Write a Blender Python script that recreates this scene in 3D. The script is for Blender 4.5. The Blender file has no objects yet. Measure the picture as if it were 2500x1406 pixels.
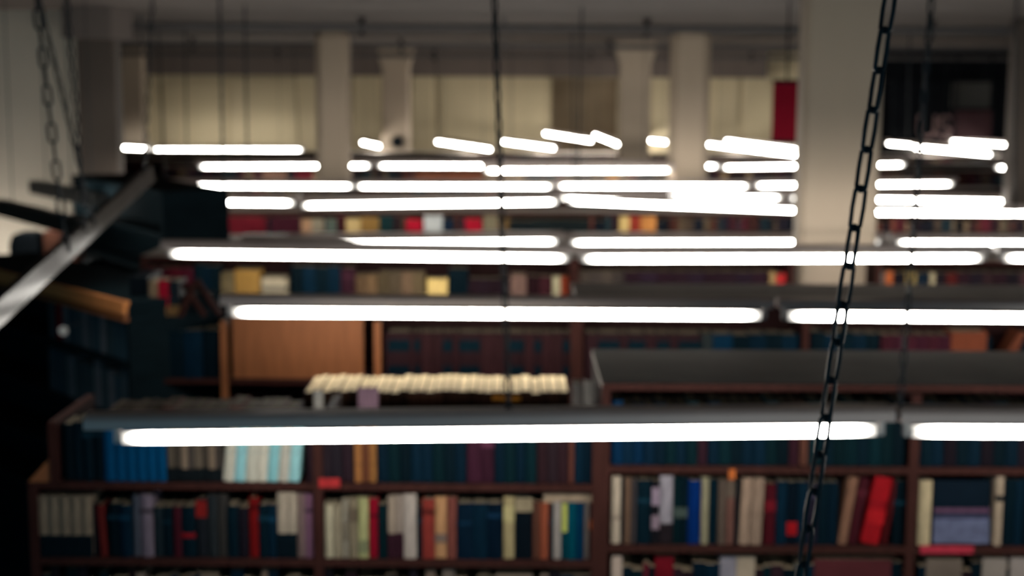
import bpy, math, random
from mathutils import Vector, Matrix

rng = random.Random(11)
sc = bpy.context.scene
C = sc.collection

# ------------------------------------------------------------------ camera
F = 3500.0                      # focal length in pixels of the 2500 x 1406 frame
CAMZ = 3.5
PITCH = math.atan((703 - 210) / F)
ROLL = math.radians(0.3)
fwd = Vector((0, math.cos(PITCH), -math.sin(PITCH)))
up0 = Vector((0, math.sin(PITCH), math.cos(PITCH)))
rt0 = Vector((1, 0, 0))
rt = rt0 * math.cos(ROLL) + up0 * math.sin(ROLL)
up = up0 * math.cos(ROLL) - rt0 * math.sin(ROLL)
cam_d = bpy.data.cameras.new('camera')
cam = bpy.data.objects.new('camera', cam_d)
C.objects.link(cam)
cam.matrix_world = Matrix(((rt.x, up.x, -fwd.x, 0), (rt.y, up.y, -fwd.y, 0), (rt.z, up.z, -fwd.z, CAMZ), (0, 0, 0, 1)))
cam_d.sensor_width = 36
cam_d.lens = F / 2500 * 36
cam_d.clip_end = 100
cam_d.dof.use_dof = True
cam_d.dof.focus_distance = 1.6
cam_d.dof.aperture_fstop = 4.3
sc.camera = cam

# ------------------------------------------------------------------ world and exposure
w = bpy.data.worlds.new('world'); sc.world = w; w.use_nodes = True
bg = w.node_tree.nodes['Background']
bg.inputs[0].default_value = (0.12, 0.42, 0.62, 1)
bg.inputs[1].default_value = 0.6
vs = sc.view_settings
vs.view_transform = 'Standard'; vs.look = 'None'; vs.gamma = 1; vs.use_curve_mapping = False
vs.exposure = 0.0
TUBE = 46.0                     # radiance of a fluorescent tube


# ------------------------------------------------------------------ helpers
def at(px, py, Y):
    d = fwd + rt * ((px - 1250) / F) + up * ((703 - py) / F)
    t = Y / d.y
    return Vector((d.x * t, Y, CAMZ + d.z * t))


def onz(px, py, z):
    d = fwd + rt * ((px - 1250) / F) + up * ((703 - py) / F)
    t = (z - CAMZ) / d.z
    return Vector((d.x * t, d.y * t, z))


def lin(c):
    return tuple((v / 255 / 12.92) if v <= 10 else ((v / 255 + .055) / 1.055) ** 2.4 for v in c)


KB = .34                        # overall lightness of the book covers


def alb(c, k=1.7):
    l = lin(c)
    if l[0] > .1 and l[1] < l[0] * .25: k *= .62        # deep reds
    return tuple(min(.85, v * k * KB) for v in l) + (1,)


class MB:
    def __init__(s):
        s.v = []; s.f = []

    def poly(s, vs_, fs):
        n = len(s.v); s.v += [tuple(v) for v in vs_]; s.f += [tuple(i + n for i in f) for f in fs]

    def box(s, x0, x1, y0, y1, z0, z1):
        s.poly([(x0, y0, z0), (x1, y0, z0), (x1, y1, z0), (x0, y1, z0), (x0, y0, z1), (x1, y0, z1), (x1, y1, z1), (x0, y1, z1)],
               [(3, 2, 1, 0), (4, 5, 6, 7), (0, 1, 5, 4), (1, 2, 6, 5), (2, 3, 7, 6), (3, 0, 4, 7)])
        return s

    def cbox(s, x0, x1, y0, y1, z0, z1, c):
        """box with chamfered vertical and top edges"""
        def ring(i, z):
            return [(x0 + c + i, y0 + i, z), (x1 - c - i, y0 + i, z), (x1 - i, y0 + c + i, z), (x1 - i, y1 - c - i, z),
                    (x1 - c - i, y1 - i, z), (x0 + c + i, y1 - i, z), (x0 + i, y1 - c - i, z), (x0 + i, y0 + c + i, z)]
        vs_ = ring(0, z0) + ring(0, z1 - c) + ring(c * .6, z1)
        fs = [tuple(reversed(range(8))), tuple(range(16, 24))]
        for k in (0, 8):
            fs += [(k + i, k + (i + 1) % 8, k + 8 + (i + 1) % 8, k + 8 + i) for i in range(8)]
        s.poly(vs_, fs); return s

    def prism(s, pts, y0, y1):
        """pts in (x, z), extruded along y"""
        n = len(pts)
        s.poly([(x, y0, z) for x, z in pts] + [(x, y1, z) for x, z in pts],
               [tuple(range(n)), tuple(reversed(range(n, 2 * n)))] + [(i, n + i, n + (i + 1) % n, (i + 1) % n) for i in range(n)])
        return s

    def prismx(s, pts, x0, x1):
        """pts in (y, z), extruded along x"""
        n = len(pts)
        s.poly([(x0, y, z) for y, z in pts] + [(x1, y, z) for y, z in pts],
               [tuple(reversed(range(n))), tuple(range(n, 2 * n))] + [(i, (i + 1) % n, n + (i + 1) % n, n + i) for i in range(n)])
        return s

    def prismz(s, pts, z0, z1):
        n = len(pts)
        s.poly([(x, y, z0) for x, y in pts] + [(x, y, z1) for x, y in pts],
               [tuple(reversed(range(n))), tuple(range(n, 2 * n))] + [(i, (i + 1) % n, n + (i + 1) % n, n + i) for i in range(n)])
        return s

    def tube(s, a, b, r, n=10, r2=None):
        a = Vector(a); b = Vector(b); d = (b - a).normalized()
        e = Vector((0, 0, 1)) if abs(d.z) < .9 else Vector((1, 0, 0))
        u = d.cross(e).normalized(); v = d.cross(u)
        r2 = r if r2 is None else r2
        ra = [a + (u * math.cos(2 * math.pi * i / n) + v * math.sin(2 * math.pi * i / n)) * r for i in range(n)]
        rb = [b + (u * math.cos(2 * math.pi * i / n) + v * math.sin(2 * math.pi * i / n)) * r2 for i in range(n)]
        s.poly(ra + rb, [tuple(range(n)), tuple(reversed(range(n, 2 * n)))] + [(i, n + i, n + (i + 1) % n, (i + 1) % n) for i in range(n)])
        return s

    def lathe(s, prof, n=8):
        k = len(prof)
        s.poly([(r * math.cos(2 * math.pi * i / n), r * math.sin(2 * math.pi * i / n), z) for i in range(n) for r, z in prof],
               [(i * k + j, ((i + 1) % n) * k + j, ((i + 1) % n) * k + j + 1, i * k + j + 1) for i in range(n) for j in range(k - 1)])
        return s

    def mesh(s, name, mat, smooth=False):
        me = bpy.data.meshes.new(name)
        me.from_pydata(s.v, [], s.f); me.update()
        if mat: me.materials.append(mat)
        if smooth:
            for p in me.polygons: p.use_smooth = True
        return me

    def build(s, name, mat, parent=None, loc=None, smooth=False):
        return obj(name, s.mesh(name, mat, smooth), parent, loc)


def obj(name, me, parent=None, loc=None):
    o = bpy.data.objects.new(name, me); C.objects.link(o)
    if parent: o.parent = parent
    if loc is not None: o.location = loc
    return o


def empty(name, loc=(0, 0, 0), rz=0):
    o = bpy.data.objects.new(name, None); C.objects.link(o)
    o.location = loc; o.rotation_euler = (0, 0, rz); o.empty_display_size = .1
    return o


def tag(o, label, cat, group=None):
    o['label'] = label; o['category'] = cat
    if group: o['group'] = group
    return o


def struct(o):
    o['kind'] = 'structure'; return o


# ------------------------------------------------------------------ materials
def mat(name, col, rough=.6, metal=0, var=.15, scale=8, stretch=(1, 1, 1), bump=0.0, spec=.4, attr=None):
    m = bpy.data.materials.new(name); m.use_nodes = True
    nt = m.node_tree; N = nt.nodes; L = nt.links
    b = N['Principled BSDF']
    b.inputs['Roughness'].default_value = rough; b.inputs['Metallic'].default_value = metal
    b.inputs['Specular IOR Level'].default_value = spec
    tc = N.new('ShaderNodeTexCoord'); mp = N.new('ShaderNodeMapping'); mp.inputs['Scale'].default_value = stretch
    nz = N.new('ShaderNodeTexNoise'); nz.inputs['Scale'].default_value = scale; nz.inputs['Detail'].default_value = 5
    L.new(tc.outputs['Object'], mp.inputs[0]); L.new(mp.outputs[0], nz.inputs['Vector'])
    mr = N.new('ShaderNodeMapRange'); mr.inputs[1].default_value = .25; mr.inputs[2].default_value = .75
    mr.inputs[3].default_value = 1 - var; mr.inputs[4].default_value = 1 + var
    L.new(nz.outputs[0], mr.inputs[0])
    mx = N.new('ShaderNodeMix'); mx.data_type = 'RGBA'; mx.blend_type = 'MULTIPLY'; mx.inputs[0].default_value = 1
    L.new(mr.outputs[0], mx.inputs[7])
    if attr == 'object':
        oi = N.new('ShaderNodeObjectInfo'); L.new(oi.outputs['Color'], mx.inputs[6])
    elif attr:
        at_ = N.new('ShaderNodeAttribute'); at_.attribute_name = attr; L.new(at_.outputs['Color'], mx.inputs[6])
    else:
        mx.inputs[6].default_value = tuple(col) + (1,) if len(col) == 3 else col
    L.new(mx.outputs[2], b.inputs['Base Color'])
    if bump:
        bp = N.new('ShaderNodeBump'); bp.inputs['Strength'].default_value = bump; bp.inputs['Distance'].default_value = .01
        L.new(nz.outputs[0], bp.inputs['Height']); L.new(bp.outputs[0], b.inputs['Normal'])
    return m


M = {
    'channel': mat('channel_enamel', (.40, .32, .29), .3, 0, .08, 5),
    'hood': mat('hood_metal', (.03, .028, .030), .1, 0, .2, 6, spec=.013),
    'dark_hood': mat('dark_hood', (.018, .02, .02), .6, 0, .2, 6),
    'socket': mat('socket', (.40, .38, .36), .5, 0, .05, 10),
    'chain': mat('chain_steel', (.018, .021, .024), .5, 0, .2, 30, spec=.15),
    'wood_dark': mat('wood_dark', (.014, .0058, .0058), .7, 0, .35, 6, (1, 1, 9), .1, .03),
    'wood_edge': mat('wood_edge', (.026, .0095, .0078), .7, 0, .3, 6, (9, 1, 1), .1, .03),  # same wood as the boards, lightened: lamplight on edges put into the colour
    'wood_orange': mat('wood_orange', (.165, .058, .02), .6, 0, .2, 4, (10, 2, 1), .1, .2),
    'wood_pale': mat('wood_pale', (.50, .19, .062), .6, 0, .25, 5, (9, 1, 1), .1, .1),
    'black_wood': mat('black_wood', (.004, .0085, .011), .8, 0, .3, 6, (1, 1, 8), 0, .02),
    'dust': mat('dusty_top', (.36, .32, .28), .85, 0, .18, 3, (1, 1, 1), .1),
    'wall': mat('wall_paint', (.56, .47, .305), .8, 0, .06, 2, (1, 1, .3)),
    'wall_white': mat('wall_white', (.50, .45, .37), .8, 0, .05, 2),
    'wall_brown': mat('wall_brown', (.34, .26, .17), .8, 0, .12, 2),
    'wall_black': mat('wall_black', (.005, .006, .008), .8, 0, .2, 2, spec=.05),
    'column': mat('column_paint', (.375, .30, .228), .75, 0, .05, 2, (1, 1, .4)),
    'pilaster': mat('pilaster_dark', (.085, .065, .052), .75, 0, .1, 2, (1, 1, .4)),  # darker than the columns: the left pillar's lack of light put into colour
    'ceiling': mat('ceiling_paint', (.155, .125, .11), .9, 0, .12, .8),
    'pipe': mat('pipe_paint', (.085, .08, .08), .6, 0, .1, 5),
    'floor': mat('floor_boards', (.06, .04, .03), .6, 0, .3, 3, (1, 8, 1)),
    'red': mat('banner_red', (.20, .005, .016), .7, 0, .15, 4, spec=.05),
    'dark_red': mat('sign_red', (.022, .003, .006), .7, 0, .15, 4),
    'black': mat('black_plastic', (.005, .007, .009), .6, 0, .2, 6, spec=.05),
    'grey_panel': mat('grey_panel', (.05, .05, .046), .7, 0, .1, 3),
    'letters': mat('letter_paint', (.17, .11, .11), .6, 0, .1, 9),
    'cloth': mat('book_cover', (1, 1, 1), .6, 0, .25, 14, (6, 1, 1), .05, spec=.03, attr='object'),
    'band': mat('book_label', (1, 1, 1), .6, 0, .3, 30, spec=.03, attr='object'),
    'paper_shaded': mat('page_paper_shaded', (.16, .135, .095), .8, 0, .28, 60, (14, .4, .4), spec=.05),  # page paper darkened: shade over the page tops put into the colour
    'paper_lit': mat('page_paper_lit', (.66, .54, .33), .8, 0, .28, 60, (14, .4, .4), spec=.05),  # same paper, lightened: lamplight on the cream-topped row put into the colour
    'stuff': mat('far_book_cover', (1, 1, 1), .6, 0, .2, 9, spec=.03, attr='Col'),
}
em = bpy.data.materials.new('fluorescent_glow'); em.use_nodes = True
nt = em.node_tree; nt.nodes.clear()
e = nt.nodes.new('ShaderNodeEmission'); e.inputs[0].default_value = (1.0, .955, .87, 1)
ga = nt.nodes.new('ShaderNodeAttribute'); ga.attribute_name = 'glow'
gm = nt.nodes.new('ShaderNodeMath'); gm.operation = 'MULTIPLY'; gm.inputs[1].default_value = TUBE
nt.links.new(ga.outputs['Fac'], gm.inputs[0]); nt.links.new(gm.outputs[0], e.inputs[1])
o_ = nt.nodes.new('ShaderNodeOutputMaterial'); nt.links.new(e.outputs[0], o_.inputs[0])
M['glow'] = em

# ------------------------------------------------------------------ the room
CEIL = CAMZ + .72
BACK = 30.0
struct(MB().box(-11, 13, -1.5, 34, -.1, 0).build('floor', M['floor']))
struct(MB().box(-11, 13, -1.5, 34, CEIL, CEIL + .2).build('ceiling', M['ceiling']))


def px_x(px, Y, py=300):
    return at(px, py, Y).x


xa, xb = px_x(1345, BACK), px_x(1508, BACK)
zt = at(1420, 190, BACK).z
wb = struct(MB().box(-11, xa, BACK, BACK + .2, 0, CEIL).box(xb, px_x(2110, BACK), BACK, BACK + .2, 0, CEIL)
            .box(xa, xb, BACK, BACK + .2, zt, CEIL).build('wall_back', M['wall']))
for (a, b, t) in ((292, 366, 168), (402, 556, 198), (564, 728, 192), (862, 926, 182), (1006, 1058, 178), (1074, 1338, 178), (1594, 1640, 185),
                  (1744, 1804, 185), (1812, 1884, 185)):
    MB().cbox(px_x(a, BACK), px_x(b, BACK), BACK - .05, BACK, 1.2, at(a, t, BACK).z, .02).build('panel', M['wall'], wb)
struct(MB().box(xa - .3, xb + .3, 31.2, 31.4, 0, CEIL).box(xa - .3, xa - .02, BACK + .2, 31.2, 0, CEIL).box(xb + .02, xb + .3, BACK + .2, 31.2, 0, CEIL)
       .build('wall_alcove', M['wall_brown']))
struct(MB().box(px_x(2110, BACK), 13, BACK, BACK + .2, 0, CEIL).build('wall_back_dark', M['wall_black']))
struct(MB().box(13, 13.2, 6, 34, 0, CEIL).build('wall_right', M['wall_brown']))
LW = 14.4
struct(MB().box(-11, px_x(192, LW), LW, LW + .25, 0, CEIL).build('wall_left', M['wall_white']))
struct(MB().box(-11.2, -11, -1.5, 34, 0, CEIL).build('wall_far_left', M['wall_white']))
# soffit at the end of the room and the dark bulkhead over the right hand corner
struct(MB().box(px_x(287, 29), px_x(1880, 29), 29.45, 29.94, at(900, 186, 29.6).z, CEIL).build('trim_1', M['ceiling']))
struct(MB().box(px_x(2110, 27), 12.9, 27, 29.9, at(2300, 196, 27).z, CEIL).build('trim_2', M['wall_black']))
struct(MB().box(px_x(170, 13.7), px_x(290, 13.7), 13.55, 14.3, at(230, 93, 13.6).z, CEIL).build('trim_3', M['ceiling']))


def column(pxl, pxr, Y, m, label, cap=False, cham=.03, dep=.26):
    x0, x1 = px_x(pxl, Y), px_x(pxr, Y)
    wd = x1 - x0
    r = empty('column', ((x0 + x1) / 2, Y + dep / 2, 0))
    MB().cbox(-wd / 2, wd / 2, -dep / 2, dep / 2, 0, CEIL - CAMZ + CAMZ, cham).build('shaft', m, r)
    if cap:
        q = wd * .62
        MB().prism([(-wd / 2 - .002, CEIL - .34), (wd / 2 + .002, CEIL - .34), (q, CEIL - .16), (q, CEIL), (-q, CEIL), (-q, CEIL - .16)], -dep / 2 - .06, dep / 2 + .06).build('capital', m, r)
    tag(r, label, 'column')
    return r


column(1962, 2154, 9.36, M['column'], 'thick pale square column with the large steel chain hanging before it')
column(770, 853, 19.6, M['column'], 'slim beige column left of the middle, behind the middle light rows', cham=.08)
column(1636, 1733, 18.6, M['column'], 'beige column just right of centre, in front of the white one', cham=.09)
column(1512, 1588, 23.6, M['column'], 'white flared column beside the dark alcove', cap=True)
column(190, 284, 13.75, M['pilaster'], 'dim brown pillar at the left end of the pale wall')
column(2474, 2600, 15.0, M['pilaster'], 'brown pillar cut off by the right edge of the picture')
column(932, 1000, 27.2, M['column'], 'far pale pier glowing beside a short lamp', cap=True)
column(288, 352, 27.8, M['column'], 'far left pale pier glowing above the shelves')

# ------------------------------------------------------------------ sprinkler pipes
for Y, z, heads, lab in ((15.2, .60, (265, 885, 1575, 2265), 'nearest dark sprinkler pipe running across under the ceiling'),
                         (20.8, .56, (475, 980, 1485, 1990), 'middle sprinkler pipe running across under the ceiling'),
                         (27.0, .55, (300, 680, 1060, 1440, 1830, 2210), 'farthest thin sprinkler pipe near the end wall')):
    r = empty('sprinkler_pipe', (0, Y, CAMZ + z))
    MB().tube((px_x(175, Y), 0, 0), (px_x(2520, Y), 0, 0), .038, 8).build('pipe', M['pipe'], r)
    for hx in heads:
        h = MB().lathe([(0, -.085), (.045, -.085), (.045, -.077), (.02, -.07), (.02, .04), (.03, .05), (.03, .085), (.055, .09), (.055, .1), (0, .1)])
        hd = h.build('sprinkler_head', M['black'], r, (px_x(hx, Y), 0, 0))
    for hx in (350, 1230, 2100):
        MB().box(-.015, .015, -.015, .015, 0, CEIL - CAMZ - z).build('hanger', M['pipe'], r, (px_x(hx, Y), 0, 0))
    tag(r, lab, 'pipe', 'sprinkler pipes under the ceiling')

# ------------------------------------------------------------------ strip lights
CH_H, CH_W = .042, .115
ordn = ['first', 'second', 'third', 'fourth', 'fifth', 'sixth', 'seventh', 'eighth', 'ninth', 'tenth']


def glow_tube(h, r, n, parent):
    """fluorescent tube whose glow dies down over the last few centimetres, as at real electrodes"""
    prof = [(-h, .01), (-h + .025, .05), (-h + .055, .25), (-h + .10, 1), (h - .10, 1), (h - .055, .25), (h - .025, .05), (h, .01)]
    m = MB(); k = len(prof)
    m.poly([(x, r * math.cos(2 * math.pi * i / n), r * math.sin(2 * math.pi * i / n)) for x, _ in prof for i in range(n)],
           [(q * n + i, q * n + (i + 1) % n, (q + 1) * n + (i + 1) % n, (q + 1) * n + i) for q in range(k - 1) for i in range(n)]
           + [tuple(reversed(range(n))), tuple(range((k - 1) * n, k * n))])
    me = m.mesh('tube', M['glow'])
    ga_ = me.attributes.new('glow', 'FLOAT', 'POINT')
    for q in range(k):
        for i in range(n): ga_.data[q * n + i].value = prof[q][1]
    return obj('tube', me, parent)


def strip_light(a, b, label, group, hood=None, wires=False, ext=.035):
    """a, b: world positions of the two tube ends"""
    a = Vector(a); b = Vector(b)
    c = (a + b) / 2; d = b - a; Ln = d.length
    r = empty('strip_light', c)
    x = d.normalized()
    z = Vector((0, 0, 1)); y = z.cross(x).normalized(); z = x.cross(y)
    r.rotation_euler = Matrix((x, y, z)).transposed().to_euler()
    h = Ln / 2
    if hood is None:
        t0 = .040                                       # underside of channel above tube axis
        pr = [(-CH_W / 2, t0), (CH_W / 2, t0), (CH_W / 2, t0 + CH_H * .7), (CH_W / 2 - .018, t0 + CH_H), (-CH_W / 2 + .018, t0 + CH_H), (-CH_W / 2, t0 + CH_H * .7)]
        MB().prismx(pr, -h - ext, h + .035).build('channel', M['channel'], r)
        for s in (-1, 1):
            MB().prismx([(-.011, -.016), (.011, -.016), (.016, -.008), (.014, t0), (-.014, t0), (-.016, -.008)], s * (h + .002) - .010, s * (h + .002) + .010).build('lampholder', M['socket'], r)
            MB().tube((s * (h - .013), 0, 0), (s * (h - .004), 0, 0), .0195, 12).build('end_cap', M['socket'], r)
        glow_tube(h - .012, .019, 10, r)
    elif len(hood) == 4:                                # shielded on the near side only, washing the wall behind
        wd, dp, m, _ = hood
        MB().prismx([(-wd, -dp), (-wd + .008, -dp), (-wd + .008, .045), (wd * .4, .045), (wd * .4, .055), (-wd, .055)], -h - .03, h + .03).build('shield', m, r)
        glow_tube(h - .04, .016, 10, r)
        for s in (-1, 1):
            MB().box(s * (h - .02) - .015, s * (h - .02) + .015, -.02, .02, -.02, .045).build('lampholder', M['dark_hood'], r)
            MB().box(s * (h + .026) - .004, s * (h + .026) + .004, -wd, .04, -dp, .05).build('end_plate', m, r)
    else:
        wd, dp, m = hood
        pr = [(-wd, -dp), (-wd * .55, .03), (wd * .55, .03), (wd, -dp), (wd - .003, -dp), (wd * .55 - .003, .026), (-wd * .55 + .003, .026), (-wd + .003, -dp)]
        MB().prismx(pr, -h - .03, h + .03).build('hood', m, r)
        for s in (-1, 1):
            MB().prismx([(-wd * .9, -dp), (wd * .9, -dp), (wd * .5, .026), (-wd * .5, .026)], s * (h + .028) - .003, s * (h + .028) + .003).build('end_plate', m, r)
        glow_tube(h - .04, .012, 10, r)
    if wires:
        for s in (-.7, .7):
            MB().tube((s * h, 0, .05), (s * h, 0, CEIL - c.z), .004, 5).build('hanger_wire', M['chain'], r)
    tag(r, label, 'strip light', group)
    return r


ROWS = [
    ('nearest row, over the front bookcase', 4.5, [((290, 1069), (2148, 1050)), ((2214, 1053), (4072, 1062))]),
    ('second row, over the orange wood panel', 6.42, [((562, 762), (1864, 770)), ((1916, 771), (3218, 782))]),
    ('third row, before the thick column', 8.6, [((412, 619), (1390, 631)), ((1418, 632), (2402, 630)), ((2444, 630), (3424, 632))]),
    ('fourth row, just behind the third', 11.05, [((605, 598), (1365, 590)), ((1390, 594), (2150, 592)), ((2184, 594), (2944, 596))]),
    ('crooked fifth row', 13.3, [((252, 492), (722, 496)), ((736, 502), (1364, 493)), ((1385, 491), (2014, 517)), ((2034, 518), (2662, 523))]),
    ('sixth row, half hidden by the fifth', 15.4, [((1366, 483), (1910, 483)), ((1926, 484), (2470, 493))]),
    ('seventh row, level line of four', 17.5, [((382, 453), (864, 455)), ((870, 455), (1350, 456)), ((1360, 454), (1830, 455)), ((1842, 453), (2328, 449))]),
    ('eighth row, running behind the beige columns', 20.2, [((486, 407), (906, 405)), ((922, 405), (1336, 406)), ((1340, 406), (1756, 406)), ((1762, 409), (2210, 402))]),
]
LIGHTS = []
for desc, Y, tubes in ROWS:
    for i, (p, q) in enumerate(tubes):
        lab = 'lit strip light, %s from left in the %s' % (ordn[i], desc)
        LIGHTS.append(strip_light(at(*p, Y), at(*q, Y), lab, 'hanging fluorescent strip lights', ext=.095 if Y == 4.5 and i == 0 else .035))
strip_light((.42, 2.5, 2.38), (2.84, 2.5, 2.38), 'strip light hung on the large chain, just below the picture', 'hanging fluorescent strip lights')
FARL = [((372, 366), (740, 366), 28.7, 28.7, 'far strip light standing alone left of the slim beige column'),
        ((286, 360), (366, 364), 27.2, 27.0, 'short far lamp end at the glowing left pier'),
        ((1182, 417), (1640, 416), 18.6, 18.6, 'extra strip light slung just under the eighth row'),
        ]
for p, q, Y0, Y1, lab in FARL:
    strip_light(at(*p, Y0), at(*q, Y1), lab, 'hanging fluorescent strip lights', wires=True)
for p, q, dz, lab in (((884, 348), (930, 358), 1.1, 'short slanting far lamp beside the round black speaker'),
                      ((1066, 346), (1202, 366), 1.1, 'slanting far lamp between the slim column and the middle chain'),
                      ((1228, 346), (1357, 363), 1.1, 'slanting far lamp just right of the middle chain'),
                      ((1330, 326), (1448, 345), .95, 'highest slanting far lamp before the dark alcove'),
                      ((1452, 330), (1512, 354), .98, 'slanting far lamp touching the white flared column'),
                      ((1576, 342), (1630, 348), 1.1, 'short far lamp between the white and beige columns'),
                      ((1722, 352), (1956, 380), 1.1, 'lower slanting far lamp under the red hanging sign'),
                      ((1772, 344), (1956, 368), 1.08, 'upper slanting far lamp behind the red hanging sign'),
                      ((2166, 350), (2330, 364), 1.1, 'slanting far lamp right under the black lettered sign'),
                      ((2232, 361), (2424, 378), 1.1, 'slanting lamp below the lettered sign, overlapping another'),
                      ((2322, 345), (2500, 357), 1.02, 'far lamp under the dark red panel at right edge'),
                      ((2430, 409), (2520, 413), 1.1, 'short lamp at the right edge near the brown pillar')):
    strip_light(onz(*p, CAMZ - dz), onz(*q, CAMZ - dz), lab, 'hanging fluorescent strip lights', wires=True)

# hooded lamps of the left corner
bar_a = at(-100, 834, 4.6); bar_b = at(362, 420, 7.5)
strip_light(bar_a, bar_b, 'steel hooded lamp slanting across the left corner', 'hooded lamps in the left corner', hood=(.028, .05, M['hood']))
strip_light(onz(4, 503, CAMZ - .95), onz(214, 556, CAMZ - .95), 'lower dark hooded lamp seen against the bright left wall', 'hooded lamps in the left corner', hood=(.07, .06, M['dark_hood'], 1), wires=True)
strip_light(onz(92, 455, CAMZ - .92), onz(250, 486, CAMZ - .92), 'upper dark hooded lamp seen against the bright left wall', 'hooded lamps in the left corner', hood=(.07, .06, M['dark_hood'], 1), wires=True)

# lamp turned upwards behind the low black bookcase, washing the pale wall
cv = strip_light((px_x(-300, 13.75), 13.75, CAMZ - 1.80), (px_x(140, 13.75), 13.75, CAMZ - 1.80), 'upturned lamp behind the low black bookcase, washing the left wall', 'hooded lamps in the left corner')
cv.rotation_euler = (math.pi, 0, 0)

# ------------------------------------------------------------------ chains
def link_mesh(L, W, r, name, n=14, k=6):
    """stadium ring in the xz plane"""
    R = W / 2 - r; hs = (L / 2 - r) - R
    pts = []
    for i in range(n):
        a = 2 * math.pi * i / n
        pts.append((R * math.cos(a), R * math.sin(a) + (hs if math.sin(a) > 1e-6 else -hs if math.sin(a) < -1e-6 else 0)))
    m = MB(); vv = []
    for i in range(n):
        p = Vector((pts[i][0], 0, pts[i][1]))
        t = Vector((pts[(i + 1) % n][0] - pts[i - 1][0], 0, pts[(i + 1) % n][1] - pts[i - 1][1])).normalized()
        nn = Vector((-t.z, 0, t.x))
        for j in range(k):
            b = 2 * math.pi * j / k
            vv.append(p + nn * r * math.cos(b) + Vector((0, 1, 0)) * r * math.sin(b))
    m.poly(vv, [(i * k + j, i * k + (j + 1) % k, ((i + 1) % n) * k + (j + 1) % k, ((i + 1) % n) * k + j) for i in range(n) for j in range(k)])
    return m.mesh(name, M['chain'], True)


link_big = link_mesh(.084, .032, .0041, 'link')
link_small = link_mesh(.056, .026, .0042, 'link')


def chain(a, b, label, me, pitch, group='chains hanging from the ceiling', twist=0.6, joined=False):
    a = Vector(a); b = Vector(b)                      # a top, b bottom
    d = (b - a); n = max(2, int(d.length / pitch)); x = d.normalized()
    r = empty('hanging_chain', b)
    z = -x; y = z.cross(Vector((1, 0, 0))).normalized(); xx = y.cross(z)
    R = Matrix((xx, y, z)).transposed()
    r.rotation_euler = R.to_euler()
    if joined:
        m = MB()
        src = [v.co.copy() for v in me.vertices]; fs = [tuple(p.vertices) for p in me.polygons]
    for i in range(n + 1):
        an = twist + (math.pi / 2 if i % 2 else 0) + rng.uniform(-.12, .12)
        if joined:
            rot = Matrix.Rotation(an, 3, 'Z')
            m.poly([rot @ v + Vector((0, 0, i * pitch)) for v in src], fs)
        else:
            o = obj('link', me, r, (0, 0, i * pitch)); o.rotation_euler = (0, 0, an)
    if joined:
        k = m.build('links', M['chain'], r); k['kind'] = 'stuff'
    tag(r, label, 'chain', group)
    return r


def chain_px(pt, pb, Y, label, me=None, pitch=.046, Yt=None, joined=False, twist=.6):
    """line through two picture points at depth Y, from the ceiling down to the lower one"""
    t = at(*pt, Yt or Y); b = at(*pb, Y)
    d = (t - b); k = (CEIL - b.z) / d.z
    return chain(b + d * k, b, label, me or link_small, pitch, joined=joined, twist=twist)


p_top = at(2172, 0, 2.5); p_low = at(2015, 1025, 2.5); dd = p_low - p_top
bt = p_top + dd * ((2.475 - p_top.z) / dd.z); tp = p_top + dd * ((CEIL - p_top.z) / dd.z)
chain(tp, bt, 'large open-link steel chain hanging in front of the thick column', link_big, .0685, twist=.5)
chain_px((1207, 0), (1242, 1010), 4.5, 'dark chain hanging down the middle of the picture')
chain_px((2274, 0), (2196, 1012), 4.5, 'chain right of the thick column, reaching the nearest lamp', twist=.2)
chain_px((88, 0), (160, 596), 5.86, 'thick left chain nearest the left edge', twist=.3, me=link_mesh(.09, .042, .0062, 'link'), pitch=.076)
chain_px((96, 0), (226, 536), 6.28, 'left chain slanting right, beside the one at the left edge', twist=.9)
chain_px((164, 0), (206, 552), 6.14, 'thin chain holding the middle of the slanting steel lamp')
chain_px((372, 0), (352, 420), 7.4, 'chain at the far end of the slanting steel lamp', twist=.1)
for pt, pb, Y, lab in (((386, 60), (402, 440), 17.5, 'faint far chain left of the twin left chains'),
                       ((450, 0), (458, 440), 17.5, 'far chain left of the dark straight one'),
                       ((536, 0), (548, 582), 11.05, 'dark straight chain over the left light rows'),
                       ((597, 0), (606, 486), 13.3, 'far chain just right of the dark straight one'),
                       ((716, 100), (730, 356), 28.7, 'far chain left of the slim beige column'),
                       ((1064, 150), (1070, 342), 26.5, 'short far chain on the end wall panel'),
                       ((1396, 0), (1400, 444), 17.5, 'left one of the twin chains before the alcove'),
                       ((1421, 0), (1410, 480), 13.3, 'right one of the twin chains before the alcove'),
                       ((2222, 40), (2214, 440), 17.5, 'faint chain over the black lettered sign'),
                       ((2482, 0), (2476, 580), 11.05, 'chain at the right edge of the picture'),
                       ((268, 60), (276, 470), 15.0, 'dark chain along the brown pillar edge')):
    chain_px(pt, pb, Y, lab, joined=True, me=link_mesh(.056, .03, .0062, 'far_link', 8, 4), pitch=.042)

# ------------------------------------------------------------------ hanging signs
Yb = 12.2
x0, x1 = px_x(1885, Yb), px_x(1951, Yb); zt_, zb_ = at(1918, 194, Yb).z, at(1918, 346, Yb).z
r = empty('hanging_sign', ((x0 + x1) / 2, Yb, zb_))
hw = (x1 - x0) / 2; hh = zt_ - zb_
MB().cbox(-hw, hw, -.02, .02, 0, hh - .012, .006).build('panel', M['red'], r)
MB().box(-hw - .004, hw + .004, -.024, .024, hh - .03, hh).build('top_rail', M['black'], r)
MB().box(-hw - .004, hw + .004, -.024, .024, -.012, .012).build('bottom_rail', M['black'], r)
MB().tube((0, 0, hh), (0, 0, CEIL - zb_), .009, 8).build('rod', M['black'], r)
tag(r, 'narrow dark red sign hanging from a rod beside the thick column', 'sign')

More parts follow.
